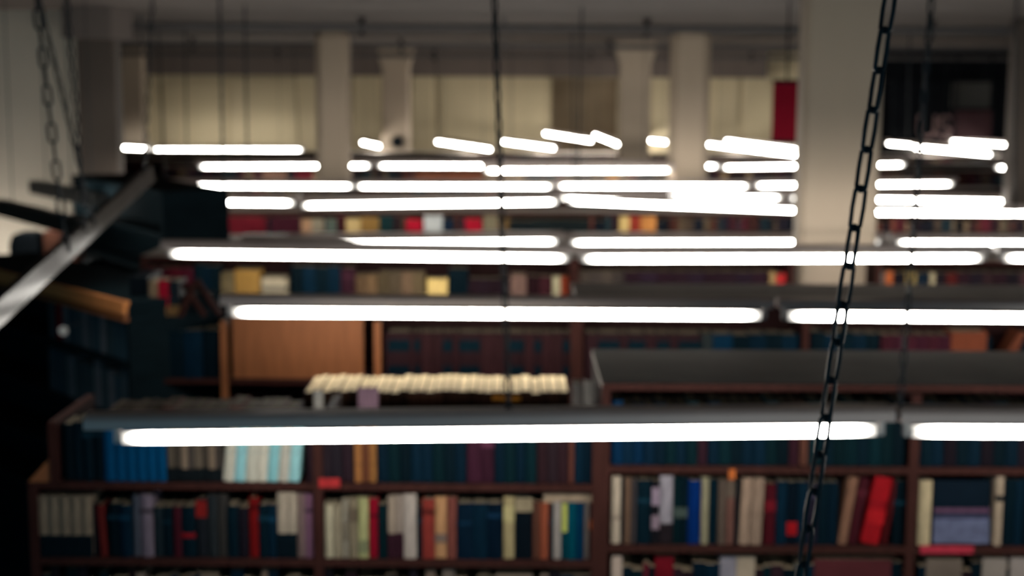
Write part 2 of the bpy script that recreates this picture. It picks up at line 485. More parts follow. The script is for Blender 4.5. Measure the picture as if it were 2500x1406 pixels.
Ys = 26.8


def board(name, px0, px1, py0, py1, Y, m, label, cat, th=.06):
    a, b = at(px0, py1, Y), at(px1, py0, Y)
    r = empty(name, ((a.x + b.x) / 2, Y, a.z)); hw = (b.x - a.x) / 2; hh = b.z - a.z
    MB().cbox(-hw, hw, -th / 2, th / 2, 0, hh, .01).build('panel', m, r)
    for s in (-1, 1):
        MB().box(s * (hw - .03) - .02, s * (hw - .03) + .02, -th / 2 - .012, -th / 2, 0, hh).build('batten', M['black'], r)
        MB().tube((s * hw * .8, 0, hh), (s * hw * .8, 0, CEIL - a.z if Y < 27 else hh + .05), .008, 6).build('rod', M['black'], r)
    tag(r, label, cat)
    return r, hw, hh


s, hw, hh = board('lettered_sign', 2174, 2318, 196, 344, Ys, M['wall_black'], 'large black sign with dim pinkish letters US', 'sign')
for ch_, px in (('U', 2262), ('S', 2305)):
    cu = bpy.data.curves.new('letter', 'FONT'); cu.body = ch_; cu.size = .62; cu.extrude = .01; cu.align_x = 'CENTER'
    t = bpy.data.objects.new('tmp', cu); C.objects.link(t)
    bpy.context.view_layer.update()
    me = bpy.data.meshes.new_from_object(t.evaluated_get(bpy.context.evaluated_depsgraph_get()))
    bpy.data.objects.remove(t)
    me.materials.clear(); me.materials.append(M['letters'])
    l = obj('letter', me, s, (px_x(px, Ys) - s.location.x, -.045, .06)); l.rotation_euler = (math.pi / 2, 0, 0)
board('wall_panel', 2322, 2428, 200, 264, 26.9, M['grey_panel'], 'plain grey panel hung above the dark red one', 'panel')
board('wall_panel', 2322, 2428, 270, 340, 26.7, M['dark_red'], 'dark red panel hung below the plain grey one', 'panel')

# round speaker on the far pier
c = at(970, 346, 27.215)
r = empty('round_speaker', c)
MB().tube((0, 0, 0), (0, -.1, 0), .125, 20, .115).build('casing', M['black'], r)
MB().tube((0, -.1, 0), (0, -.112, 0), .09, 20, .06).build('grille', M['black'], r)
tag(r, 'small round black speaker fixed on the far pale pier', 'speaker')

# ------------------------------------------------------------------ bookcases
def bookcase(xL, xR, Yf, zt, shelves, label, depth=.64, dividers=(), top=True, m='wood_dark', em_='wood_edge', group='bookcases in rows', back=True, endL=None, th=.028, div_em=None, top_m='dust', loc=None, rz=0):
    """double sided case, front at Yf; zt and shelves are world heights of the top and of the upper faces of the boards"""
    wd = xR - xL
    r = empty('bookcase', loc if loc else (xL, Yf, 0), rz)
    mw, me_ = M[m], M[em_]
    for x in (0, wd - th):
        sp_ = MB().box(x, x + th, 0.006, depth, 0, endL if (endL and x == 0) else zt).build('side_panel', mw, r)
        MB().box(x - .001, x + th + .001, -.006, 0.006, 0, endL if (endL and x == 0) else zt).build('edge_strip', me_, sp_)
    for d in dividers:
        dv = MB().box(d - xL - th / 2, d - xL + th / 2, 0.006, depth, 0, zt - .02).build('divider', mw, r)
        MB().box(d - xL - th / 2 - .003, d - xL + th / 2 + .003, -.004, 0.006, 0, zt - .02).build('edge_strip', M[div_em or em_], dv)
    if back:
        MB().box(th, wd - th, depth / 2 - .006, depth / 2 + .006, 0, zt - .03).build('back_panel', mw, r)
    if top:
        tp_ = MB().box(-.001, wd + .001, 0, depth, zt - .01, zt + .012).build('top_panel', M[top_m], r)
        MB().box(-.001, wd + .001, -.012, 0, zt - .012, zt + .012).build('top_trim', me_, tp_)
    for s in shelves:
        sh = MB().box(th, wd - th, 0.006, depth - .006, s - .022, s).build('shelf', mw, r)
        MB().box(th, wd - th, -.003, 0.006, s - .024, s + .001).build('shelf_edge', me_, sh)
    MB().box(th, wd - th, .02, depth - .02, 0, .08).build('plinth', mw, r)
    tag(r, label, 'bookcase', group)
    return r


# --- front row
Y0 = 5.0
zA1, zA2, zA3 = at(700, 1180, Y0).z, at(700, 1366, Y0).z, at(700, 1366, Y0).z - .27
zB1, zB2, zB3 = at(1900, 1140, Y0).z, at(1900, 1334, Y0).z, at(1900, 1334, Y0).z - .27
zTopA = at(130, 1035, Y0).z; zTopB = at(1900, 945, Y0).z
xA0, xA1, xA2 = px_x(72, Y0, 1250), px_x(776, Y0, 1150), px_x(1478, Y0, 1050)
xB1, xB2 = px_x(2230, Y0, 1150), px_x(3000, Y0, 1150)
bcA = bookcase(xA0, xA2 - .016, Y0, zTopA, [zA1, zA2, zA3, 1.2, .9, .5], 'open-topped dark wood bookcase at the front left, crowded with books', dividers=(xA1,), top=False, depth=.62, endL=zA1)
bookcase(xA2 - .014, xB2, Y0, zTopB, [zB1, zB2, zB3, 1.1, .8, .5], 'taller wooden bookcase at the front right with dusty flat top', dividers=(xB1,), depth=.66)
xE = px_x(131, Y0, 1100) - xA0
MB().box(xE - .014, xE + .014, .006, .47, zA1, zTopA).build('upper_end_panel', M['wood_dark'], bcA)
MB().box(xE - .016, xE + .016, -.006, .006, zA1, zTopA).box(xE - .016, xE + .016, .006, .47, zTopA, zTopA + .006).build('edge_strip', M['wood_edge'], bcA)
MB().prism([(0, zA1 + .001), (xE - .016, zA1 + .001), (xE - .016, zA1 + .088)], .0, .12).build('end_bracket', M['wood_orange'], bcA)


# ------------------------------------------------------------------ books
def book_mesh_cover(wd, h, dp, rnd):
    t = .0028
    b = min(.006, wd * .25) if rnd else .001
    outer = [(-wd / 2, dp), (-wd / 2, b), (-wd / 4, b * .25), (0, 0), (wd / 4, b * .25), (wd / 2, b), (wd / 2, dp)]
    inner = [(wd / 2 - t, dp), (wd / 2 - t, b + t), (-wd / 2 + t, b + t), (-wd / 2 + t, dp)]
    o, k = outer, inner
    vs_ = [(x, y, z) for z in (0, h) for x, y in o + k]
    n = 11
    f = []
    for z in (0, n):
        fl = [(0, 1, 9, 10), (1, 2, 3, 4, 5, 8, 9), (5, 6, 7, 8)]
        for q in fl:
            q = tuple(i + z for i in q)
            f.append(q if z == 0 else tuple(reversed(q)))
    f += [(i, n + i, n + (i + 1) % n, (i + 1) % n) for i in range(n)]
    m = MB(); m.poly(vs_, f)
    return m.mesh('book', M['cloth'])


NB = [0]


def book(x, yf, zb, wd, h, dp, col, label, group, lean=0, bands=(), name='book', cat='book', k=1.7, yaw=0, pages='paper_shaded'):
    """upright book, spine towards the viewer (-y); x is the middle of the foot"""
    wd = max(.008, wd)
    o = obj(name, book_mesh_cover(wd - .0012, h, dp, True))
    o.location = (x, yf, zb); o.rotation_euler = (0, math.radians(lean), yaw)
    if lean: o.location.z += abs(math.sin(math.radians(lean))) * wd / 2
    o.color = alb(col, k)
    if pages:
        MB().box(-wd / 2 + .0034, wd / 2 - .0034, .0095, dp - .004, .004, h - .004).build('pages', M[pages], o)
    for f0, f1, c in bands:
        bb = MB().box(-wd / 2 + .0004, wd / 2 - .0004, -.0012, .008, h * f0, h * f1).build('spine_label', M['band'], o)
        bb.color = alb(c, k)
    tag(o, label, cat, group)
    NB[0] += 1
    return o


def ordinal(n):
    return '%d%s' % (n, 'th' if 10 <= n % 100 <= 20 else {1: 'st', 2: 'nd', 3: 'rd'}.get(n % 10, 'th'))


def jit(c, a=.12):
    q = 1 + rng.uniform(-a, a)
    return tuple(max(0, min(255, v * q)) for v in c)


def run(spec, Yf, zb, where, group, dp=.17, ymid=1300, hdef=.22, k=1.7, rand_bands=.35, hj=.012):
    """spec items: (x0, x1, colour name, rgb, n, opts); x in picture pixels on the front plane"""
    num = 0
    for it in spec:
        x0, x1, cn, rgb, n = it[:5]; op = it[5] if len(it) > 5 else {}
        X0, X1 = px_x(x0, Yf, ymid), px_x(x1, Yf, ymid)
        wd = (X1 - X0) / n
        for i in range(n):
            num += 1
            h = (at(x0, op['top'], Yf).z - zb) if 'top' in op else hdef + rng.uniform(-hj, hj) * (0 if op.get('set') else 1)
            rg = rgb[i % len(rgb)] if isinstance(rgb, list) else rgb
            bands = list(op.get('bands', ()))
            if not bands and rng.random() < rand_bands:
                q = rng.uniform(.62, .8)
                lum = sum(rg) / 3
                bands = [(q, q + rng.uniform(.04, .1), tuple(min(255, v * 1.55 + 10) for v in rg) if lum < 70 else tuple(v * .6 for v in rg))]
            lab = '%s book, %s from left %s' % (cn if isinstance(cn, str) else cn[i % len(cn)], ordinal(num), where)
            yo = rng.uniform(0, .012) * (0 if op.get('set') else 1) + op.get('back', 0)
            book(X0 + wd * (i + .5), Yf + .012 + yo, zb + .001, wd, h, dp * rng.uniform(.85, 1.0), jit(rg, .05 if op.get('set') else .16), lab, group,
                 lean=op.get('lean', 0), bands=bands, k=op.get('k', k))
    return num


NAVY = (6, 30, 45); BLK = (5, 24, 33); MAR = (40, 22, 34); DTEAL = (6, 32, 38); BRN = (48, 34, 34); DGR = (26, 36, 42); CREAM = (172, 160, 135)
GA = 'books on the top shelf of the front left bookcase'
run([
    (150, 250, 'black', BLK, 4), (252, 404, 'bright blue', (0, 66, 108), 6, {'set': 1, 'bands': [(.9, .905, (0, 60, 110))]}),
    (405, 540, 'thin taupe', [(100, 90, 78), (82, 74, 66), (112, 98, 84), (70, 64, 60)], 8, {'bands': [(.0, .22, (18, 24, 28))]}),
    (541, 728, ['off-white', 'pale cyan'], [(188, 184, 170), (134, 186, 192), (180, 178, 165), (186, 182, 168), (128, 184, 190), (184, 180, 168), (140, 190, 194)], 7, {'lean': 6, 'set': 1, 'bands': [(.5, .505, (150, 170, 170))]}),
    (748, 862, 'dark maroon', [(44, 30, 38), (36, 28, 34), (40, 34, 42)], 4),
    (864, 918, 'ochre', [(152, 102, 60), (104, 62, 44), (160, 110, 62)], 3, {'bands': [(.3, .31, (90, 60, 40))]}),
    (920, 1138, 'dark navy', [NAVY, DTEAL, BLK, NAVY], 8), (1140, 1206, 'dark plum', (52, 24, 38), 2), (1207, 1310, 'blue-black', [NAVY, DTEAL], 4),
    (1311, 1388, 'dark brown', [(50, 30, 36), (42, 30, 36)], 3), (1389, 1402, 'russet', (92, 54, 46), 1), (1403, 1450, 'blue-black', NAVY, 2), (1451, 1466, 'plum', (62, 26, 38), 1),
], Y0, zA1, 'on front left top shelf', GA, ymid=1150, hdef=.215, rand_bands=.15)
GB = 'books on the top shelf of the front right bookcase'
run([
    (1494, 1600, 'deep blue', [(4, 36, 62), (6, 34, 54)], 4), (1600, 1704, 'blue-black', [NAVY, DTEAL], 4), (1705, 1728, 'dark maroon', (48, 26, 36), 1),
    (1730, 1928, 'blue-black', [NAVY, DTEAL, BLK, NAVY], 7), (1929, 1952, 'dark maroon', (50, 24, 34), 1), (1955, 1976, 'russet', (92, 58, 48), 1),
    (1978, 2212, 'black-green', [DTEAL, BLK, DTEAL], 8), (2248, 2520, 'black', [BLK, NAVY, (26, 20, 28)], 9),
], Y0, zB1, 'on front right top shelf', GB, ymid=1120, hdef=.225, rand_bands=.12)
GC = 'books on the second shelf of the front left bookcase'
run([
    (86, 222, 'taupe', (126, 112, 96), 5, {'top': 1214, 'set': 1, 'bands': [(.0, .36, (10, 22, 30))]}), (223, 236, 'black', BLK, 1), (238, 256, 'slim brick-red', (128, 44, 42), 1, {'lean': -3, 'top': 1238}),
    (260, 318, 'black', [BLK, NAVY], 2), (320, 337, 'slate grey', (84, 90, 104), 1, {'top': 1214}), (340, 370, 'mauve-grey', (104, 94, 106), 1, {'top': 1212}), (371, 418, 'charcoal', [DGR, BLK], 2),
    (420, 440, 'dark crimson', (72, 24, 36), 1), (441, 474, 'black', BLK, 1, {'bands': [(.4, .48, (170, 30, 40))]}), (476, 503, 'charcoal and red', (30, 34, 40), 1, {'top': 1222, 'bands': [(.68, .97, (160, 42, 40))]}),
    (504, 552, 'charcoal grey', [(44, 50, 54), (58, 56, 54)], 2, {'top': 1212}), (553, 604, 'black', [BLK, (30, 26, 36)], 2), (606, 628, 'slim bright red', (158, 28, 30), 1, {'top': 1220}),
    (630, 674, 'black', [BLK, NAVY], 2), (676, 724, 'pale taupe', (160, 148, 132), 2, {'top': 1206, 'set': 1, 'bands': [(.0, .38, (8, 22, 30))]}), (725, 762, 'dusty pink', [(132, 110, 108), (124, 88, 112)], 2, {'top': 1210}),
    (790, 832, 'cream', [(174, 166, 142), (168, 156, 132)], 2, {'top': 1236}), (833, 850, 'cream and grey', (158, 150, 134), 1, {'top': 1224, 'bands': [(.3, .6, (116, 108, 94))]}), (851, 872, 'taupe', (140, 128, 106), 1, {'top': 1222, 'bands': [(.62, .85, (98, 86, 72))]}),
    (873, 898, 'pale green', (152, 152, 108), 1, {'top': 1220, 'bands': [(.1, .3, (124, 128, 96))]}), (899, 921, 'crimson', (160, 22, 46), 1, {'top': 1222}), (922, 944, 'dark green', DTEAL, 1),
    (946, 984, 'pinkish white', [(164, 148, 132), (176, 160, 148)], 2, {'top': 1214, 'bands': [(.0, .4, (50, 26, 36))]}), (985, 1016, 'tall white', (192, 180, 170), 1, {'top': 1210}), (1017, 1029, 'black', BLK, 1),
    (1030, 1060, 'rose red', (176, 72, 64), 1, {'top': 1222}), (1061, 1090, 'peach', (186, 140, 100), 1, {'top': 1218, 'bands': [(.26, .4, (112, 96, 88))]}), (1091, 1114, 'russet brown', (124, 70, 62), 1, {'top': 1218}),
    (1116, 1226, 'blue-black', [(6, 26, 42), NAVY, (4, 22, 38)], 3, {'top': 1232, 'set': 1}), (1229, 1256, 'olive cream', (164, 150, 112), 1, {'top': 1218, 'bands': [(.6, .85, (176, 166, 120))]}),
    (1257, 1300, 'black with cream head', (8, 18, 26), 1, {'top': 1216, 'bands': [(.76, .98, (140, 128, 104))]}), (1301, 1318, 'brown', (98, 62, 50), 1, {'top': 1230}), (1319, 1340, 'rust', (132, 70, 50), 1, {'top': 1232}),
    (1341, 1350, 'black', BLK, 1, {'top': 1234}), (1351, 1371, 'pale grey', (178, 170, 164), 1, {'top': 1230}), (1372, 1385, 'lime and teal', (0, 66, 80), 1, {'top': 1230, 'bands': [(.48, .98, (172, 178, 92))]}),
    (1386, 1426, 'deep teal', [(0, 68, 84), (0, 48, 78)], 2, {'top': 1230, 'set': 1}), (1427, 1439, 'slim grey', (122, 112, 108), 1, {'top': 1230}), (1440, 1464, 'dark brown with orange spot', (44, 26, 30), 1, {'top': 1236, 'bands': [(.55, .72, (200, 96, 34))]}),
], Y0, zA2, 'on front left second shelf', GC, ymid=1290, hdef=.195, rand_bands=.3)
GD = 'books on the second shelf of the front right bookcase'
run([
    (1494, 1516, 'pinkish cream', (196, 180, 160), 1, {'top': 1168, 'bands': [(.36, .42, (150, 134, 120))]}), (1517, 1525, 'black', BLK, 1, {'top': 1175}), (1526, 1541, 'taupe brown', (112, 88, 72), 1, {'top': 1170}),
    (1542, 1556, 'dark grey', (54, 50, 52), 1, {'top': 1175}), (1557, 1590, 'black', BLK, 1, {'top': 1176}), (1592, 1611, 'mauve-spotted black', (26, 26, 32), 1, {'top': 1178, 'bands': [(.62, .9, (140, 124, 140)), (.24, .46, (128, 112, 124))]}),
    (1612, 1644, 'lilac grey', (172, 166, 176), 1, {'top': 1166, 'bands': [(0, .3, (34, 28, 32))]}), (1645, 1680, 'black-green', [DTEAL, BLK], 2, {'top': 1170, 'bands': [(.4, .55, (62, 74, 70))]}), (1682, 1712, 'royal blue', (2, 34, 86), 1, {'top': 1178}),
    (1714, 1732, 'pale olive', (148, 142, 116), 1, {'top': 1170}), (1733, 1754, 'black', BLK, 1, {'top': 1176}), (1755, 1774, 'grey-brown', (88, 76, 68), 1, {'top': 1176}), (1775, 1796, 'grey and pink-brown', (112, 78, 70), 1, {'top': 1174, 'bands': [(.72, .98, (94, 82, 72))]}),
    (1797, 1806, 'black', BLK, 1, {'top': 1176}), (1807, 1832, 'tan', (172, 146, 126), 1, {'top': 1172, 'lean': 2}), (1834, 1862, 'worn tan', (160, 136, 118), 1, {'top': 1172, 'lean': 2, 'bands': [(.45, .5, (128, 108, 94))]}),
    (1870, 1896, 'dark crimson', (92, 24, 36), 1, {'top': 1186, 'bands': [(.55, .72, (136, 30, 44))]}), (1898, 1924, 'blue-black', NAVY, 1, {'top': 1180}), (1925, 1950, 'black with red spot', (6, 20, 32), 1, {'top': 1182, 'bands': [(.15, .36, (190, 30, 38))]}),
    (1951, 2050, 'blue-black', [NAVY, (28, 26, 38), BLK], 4, {'top': 1182}), (2052, 2074, 'tan', (142, 104, 84), 1, {'top': 1170, 'lean': 8}), (2076, 2100, 'dark maroon', (60, 20, 28), 1, {'top': 1172, 'lean': 9}),
    (2108, 2152, 'bright red', (196, 30, 40), 1, {'top': 1170, 'lean': 10, 'bands': [(.6, .62, (150, 24, 36)), (.3, .5, (214, 36, 44))]}), (2160, 2174, 'maroon', (90, 26, 30), 1, {'top': 1180, 'lean': 8}), (2186, 2214, 'black', BLK, 1, {'top': 1178}),
    (2246, 2278, 'tall cream', (180, 164, 132), 1, {'top': 1178, 'bands': [(.3, .31, (150, 136, 108))]}),
    (2434, 2454, 'cream', (168, 150, 130), 1, {'top': 1166, 'bands': [(.64, .72, (20, 26, 30))]}), (2458, 2530, 'black', [BLK, NAVY], 3, {'top': 1176}),
], Y0, zB2, 'on front right second shelf', GD, ymid=1250, hdef=.2, rand_bands=.3)
# face-out book, red label below it, small things on the shelf edges
a, b = at(2282, 1330, Y0), at(2430, 1182, Y0)
o = obj('book', MB().box(-(b.x - a.x) / 2, (b.x - a.x) / 2, 0, .024, 0, b.z - zB2).mesh('book', M['cloth'])); o.location = ((a.x + b.x) / 2, Y0 + .03, zB2 + .001); o.rotation_euler = (math.radians(-4), 0, 0)
o.color = alb((10, 24, 36)); H = b.z - zB2; W2 = (b.x - a.x) / 2
for z0, z1, c in ((.02, .40, (92, 98, 124)), (.40, .47, (60, 62, 86)), (.50, .57, (92, 66, 88))):
    q = MB().box(-W2 + .002, W2 - .002, -.0015, 0, H * z0, H * z1).build('cover_print', M['band'], o); q.color = alb(c)
tag(o, 'face-out book with blue-grey lower half beside the tall cream spine', 'book', GD)


def slab(name, px0, px1, py0, py1, Y, dp, col, label, cat, k=1.7, group=None, ch=.004):
    a, b = at(px0, py1, Y), at(px1, py0, Y)
    o = obj(name, MB().cbox(-(b.x - a.x) / 2, (b.x - a.x) / 2, 0, dp, 0, b.z - a.z, ch).mesh(name, M['cloth']))
    o.location = ((a.x + b.x) / 2, Y, a.z); o.color = alb(col, k)
    return tag(o, label, cat, group)


slab('shelf_label', 2246, 2378, 1333, 1351, Y0 - .008, .004, (214, 66, 86), 'red and pink label strip under the tall cream book', 'label', ch=.001)
slab('shelf_label', 778, 830, 1168, 1190, Y0 - .008, .004, (206, 62, 64), 'small red label on the front left shelf edge', 'label', ch=.001)
slab('shelf_label', 1779, 1796, 1146, 1170, Y0 - .008, .004, (190, 104, 52), 'small orange tag on the front right shelf edge', 'label', ch=.001)
# flat books lying over the second shelf books
slab('book', 1326, 1460, 1204, 1228, Y0 + .03, .15, (150, 132, 112), 'tan book lying flat above the teal spines', 'book', group=GC)

# low case under the second lamps, its books seen from above, cream page edges up
Yc = 5.86
GE = 'paperbacks standing with cream page tops behind the nearest lamp'
xs = px_x(742, Yc, 955); xe = px_x(1388, Yc, 955); n = 30
ztop = at(1060, 957, Yc).z
zL = ztop - .25
bookcase(xs - .035, xe + .12, Yc - .03, zL + .1, [zL, zL - .3, 1.1, .7], 'low bookcase holding the cream-topped row behind the nearest lamp', depth=.42, top=False)
ws_ = [rng.uniform(.8, 1.2) for i in range(n)]; k_ = (xe - xs) / sum(ws_)
x = xs
for i in range(n):
    wd = ws_[i] * k_
    h = .25 + rng.uniform(-.006, .006)
    book(x + wd / 2, Yc, zL + .001, wd, h, .35, jit((60, 40, 30), .3), 'thick cream-topped book, %s from left in the row behind the nearest lamp' % ordinal(i + 1), GE,
         bands=[(.86, .93, (210, 140, 50))] if i in (22, 23, 24) else (), pages='paper_lit')
    x += wd
Yc = 5.235
GF = 'grey-topped books behind the left end of the nearest lamp'
xs = px_x(262, Yc, 995); xe = px_x(732, Yc, 995); n = 14; x = xs
ztop = at(400, 995, Yc).z
for i in range(n):
    wd = (xe - xs) / n * rng.uniform(.8, 1.15)
    h = ztop - zA1 + rng.uniform(-.015, .006)
    book(x + wd / 2, Yc, zA1 + .001, wd, h, .2, jit([(90, 76, 72), (60, 50, 52), (120, 104, 96), (44, 36, 42), (100, 66, 60)][i % 5], .2), 'dim grey-topped book, %s from left behind the left lamp end' % ordinal(i + 1), GF, pages='paper_shaded')
    x += wd
book(px_x(776, 5.19, 980), 5.195, zA1 + .001, .035, at(776, 955, 5.19).z - zA1, .02, (150, 146, 140), 'grey book at the left end of the cream-topped row', GE)
book(px_x(898, 5.19, 980), 5.195, zA1 + .001, .075, at(898, 948, 5.19).z - zA1, .02, (124, 98, 112), 'mauve book standing before the cream-topped row', GE)
book(px_x(1440, 5.2, 950), 5.235, zA1 + .001, .042, at(1440, 935, 5.2).z - zA1, .03, (120, 116, 112), 'whitish book against the tall right bookcase side', GE)
book(px_x(1412, 5.2, 950), 5.235, zA1 + .001, .035, at(1412, 945, 5.2).z - zA1, .12, (90, 86, 84), 'grey book between cream-topped row and whitish book', GE)

# --- second row
Y1 = 6.95
zC1 = at(1000, 918, Y1).z - .02
zTopC = CAMZ - 1.13; zTopD = at(1900, 742, Y1).z
xs_ = [px_x(p, Y1, 850) for p in (318, 547, 922, 1412, 1966, 2600)]
bc1 = bookcase(xs_[0], xs_[3] - .01, Y1, zTopC, [zC1, zC1 - .3, 1.2, .8], 'second-row bookcase with an orange wood panel, below the second lamps', dividers=(xs_[1], xs_[2]), top=False, m='wood_dark', div_em='wood_orange')
bookcase(xs_[3] - .008, xs_[5], Y1, zTopD, [zC1, zC1 - .3, 1.2, .8], 'taller second-row bookcase at right with dusty grey top', dividers=(xs_[4],), em_='wood_edge')
MB().box(px_x(566, Y1, 850) - xs_[0], px_x(886, Y1, 850) - xs_[0], .02, .034, zC1 + .002, zTopC - .005).build('wood_panel', M['wood_orange'], bc1)
G1 = 'books on the second-row bookcases'
def run_c(spec, where, **kw):
    return run(spec, Y1, zC1, where, G1, ymid=860, hdef=.235, **kw)
run_c([(322, 352, 'black', BLK, 1), (356, 398, 'grey-white', (110, 106, 108), 1, {'top': 800, 'bands': [(0, .5, (40, 42, 48))]}), (402, 536, 'black', [BLK, NAVY], 3)], 'in leftmost second-row bay', rand_bands=0)
vol = {'set': 1, 'bands': [(.60, .84, (4, 28, 38)), (.1, .3, (4, 24, 34))]}
pl = {'set': 1, 'bands': [(.9, .91, (50, 26, 28))]}


def volumes(x0, x1, labs, cols):
    out = []; x = x0
    for a_, b_ in labs + [(x1, x1)]:
        if a_ - x > 6: out.append((x, a_, 'dark red leather', cols[len(out) % 2], 2 if a_ - x > 50 else 1, pl))
        if b_ > a_: out.append((a_, b_, 'green-labelled leather', cols[len(out) % 2], 1, vol))
        x = b_
    return out


run_c(volumes(938, 1400, [(946, 1000), (1010, 1026), (1080, 1105), (1120, 1172), (1242, 1280), (1304, 1322), (1374, 1396)], [(48, 27, 30), (42, 25, 29)]), 'of ribbed volumes left of middle post', rand_bands=0)
run_c(volumes(1428, 1712, [(1460, 1512), (1534, 1576), (1604, 1636), (1656, 1712)], [(46, 27, 31), (41, 26, 30)]) + [(1714, 1740, 'grey-green', (44, 52, 54), 1), (1742, 1790, 'blue-green', (6, 40, 62), 1), (1791, 1952, 'blue-black', [BLK, NAVY], 4)], 'right of middle post in second row', rand_bands=0)
run_c([(1980, 2150, 'blue-black', [BLK, NAVY], 5), (2152, 2322, 'dark red', [(60, 24, 34), (54, 22, 34)], 6, {'set': 1, 'bands': [(.0, .4, (8, 26, 50))]}), (2324, 2412, 'broad rust-brown', (108, 56, 38), 1, {'top': 812}), (2414, 2424, 'black', BLK, 1),
       (2428, 2450, 'leaning rust-brown', (108, 58, 40), 1, {'lean': 28, 'top': 806}), (2490, 2560, 'black', BLK, 2)], 'at right end of second row', rand_bands=0)
# things standing on top of the low left end of the second row
MB_ = zTopC
slab('black_box', 318, 358, 676, 772, 7.0, .3, (6, 14, 20), 'black box standing at the end of the orange wooden rail', 'box')
G2 = 'books standing on the left end of the second row'
run([(362, 384, 'cream', (130, 110, 88), 1, {'top': 690}), (385, 410, 'red', (176, 26, 50), 1, {'top': 686, 'bands': [(0, .25, (120, 92, 60))]}), (411, 436, 'dark slate', (34, 44, 52), 1, {'top': 688, 'bands': [(0, .3, (128, 98, 62))]})], Y1, zTopC, 'on top of the second-row left end', G2, ymid=730)
for i, (p, q) in enumerate((((440, 772), (474, 690)), ((500, 772), (446, 690)), ((536, 768), (480, 684)))):
    a = at(*p, Y1 + .03 * i); b = at(*q, Y1 + .03 * i)
    o = obj('leaning_board', MB().tube(a - a, b - a, .016, 6).mesh('leaning_board', M['wood_edge'])); o.location = a
    tag(o, ['short brown stick leaning right among the boards', 'brown stick crossing behind the slate book', 'brown stick leaning left near the second lamp end'][i], 'board', 'brown sticks on the second row')

# --- third row
Y2 = 9.1
zE1 = at(900, 724, Y2).z
xs_ = [px_x(p, Y2, 680) for p in (345, 1405, 1938, 2138, 2700)]
bookcase(xs_[0], xs_[1] - .01, Y2, CAMZ - 1.1, [zE1, zE1 - .3, 1.2, .8], 'third-row bookcase at left with mustard and cream books', top=True)
bookcase(xs_[1] - .008, xs_[2], Y2, CAMZ - 1.1, [zE1, zE1 - .3, 1.2, .8], 'third-row bookcase left of the thick column', top=True)
bookcase(xs_[3], xs_[4], Y2, CAMZ - 1.1, [zE1, zE1 - .3, 1.2, .8], 'third-row bookcase right of the thick column', top=True)
G3 = 'books on the third-row bookcases'
run([
    (352, 470, 'dark red', [(92, 22, 36), (70, 20, 34)], 4, {'top': 655}), (472, 534, 'black', [BLK, NAVY], 3), (538, 570, 'olive beige', (118, 104, 76), 1, {'top': 668}), (572, 634, 'broad mustard', (172, 132, 68), 1, {'top': 660}),
    (708, 830, 'blue-black', [BLK, NAVY], 4), (832, 866, 'dark maroon', (48, 24, 34), 1), (868, 920, 'tan', [(112, 88, 64), (126, 100, 72)], 2, {'top': 672}), (922, 1036, 'olive brown', [(98, 84, 62), (86, 74, 58), (104, 84, 66)], 4, {'top': 666}),
    (1042, 1092, 'broad pale yellow', (212, 184, 118), 1, {'top': 682}), (1094, 1142, 'black', BLK, 1), (1144, 1242, 'dark maroon', [(40, 24, 32), (34, 22, 30)], 4, {'top': 682}), (1246, 1286, 'mauve-brown', (112, 88, 80), 1, {'top': 672}),
    (1288, 1346, 'dark maroon', [(48, 24, 30), (58, 28, 34)], 2, {'top': 676}), (1349, 1369, 'cream', (176, 168, 138), 1, {'top': 676}), (1370, 1388, 'orange-red', (176, 74, 48), 1, {'top': 676})],
    Y2, zE1, 'in the third row', G3, ymid=700, hdef=.19, rand_bands=.1)
run([(1412, 1524, 'grey-brown', [(84, 74, 66), (70, 62, 58)], 4, {'top': 664}), (1526, 1876, 'dark purple', [(44, 26, 36), (36, 24, 36), (40, 22, 32)], 9, {'top': 664}), (1880, 1896, 'cream', (170, 140, 96), 1, {'top': 666}), (1897, 1920, 'scarlet', (206, 52, 54), 1, {'top': 670})],
    Y2, zE1, 'of third row, left of thick column', G3, ymid=690, rand_bands=.1)
run([(2146, 2162, 'grey', (110, 104, 100), 1, {'top': 664}), (2163, 2182, 'orange', (196, 104, 58), 1, {'top': 664}), (2184, 2212, 'dark', (28, 24, 32), 1, {'top': 668}), (2213, 2240, 'yellow-cream', (170, 146, 92), 1, {'top': 666}), (2241, 2272, 'navy', (20, 34, 48), 1, {'top': 668}),
     (2273, 2286, 'slim cream', (160, 148, 120), 1, {'top': 668}), (2287, 2312, 'dark', (30, 24, 30), 1, {'top': 668}), (2313, 2340, 'red-brown', (112, 42, 40), 1, {'top': 668}), (2341, 2520, 'dark maroon', [(46, 26, 34), (28, 22, 30), (60, 40, 44)], 6, {'top': 666})],
    Y2, zE1, 'of third row, right of thick column', G3, ymid=690, rand_bands=.1)
for i in range(4):
    slab('book', 638, 704 - 6 * (i % 2), 711 - 11 * i, 721 - 11 * i, Y2 + .012, .16, [(190, 178, 150), (120, 114, 102), (188, 176, 150), (176, 164, 140)][i], 'flat pale book, %s from bottom of the stack beside the mustard book' % ordn[i], 'book', group=G3)

# ------------------------------------------------------------------ farther bookcases and the mass of small books
col_v, col_f, col_c = [], [], []


def fb(x0, x1, yf, z0, z1, dp, c):
    n = len(col_v)
    t = .004
    col_v.extend([(x0, yf, z0), (x1, yf, z0), (x1, yf + dp, z0), (x0, yf + dp, z0), (x0, yf, z1), (x1, yf, z1), (x1, yf + dp, z1), (x0, yf + dp, z1)])
    for q in ((3, 2, 1, 0), (4, 5, 6, 7), (0, 1, 5, 4), (1, 2, 6, 5), (2, 3, 7, 6), (3, 0, 4, 7)):
        col_f.append(tuple(i + n for i in q)); col_c.append(c if q[0] != 4 else (.16, .13, .09, 1))


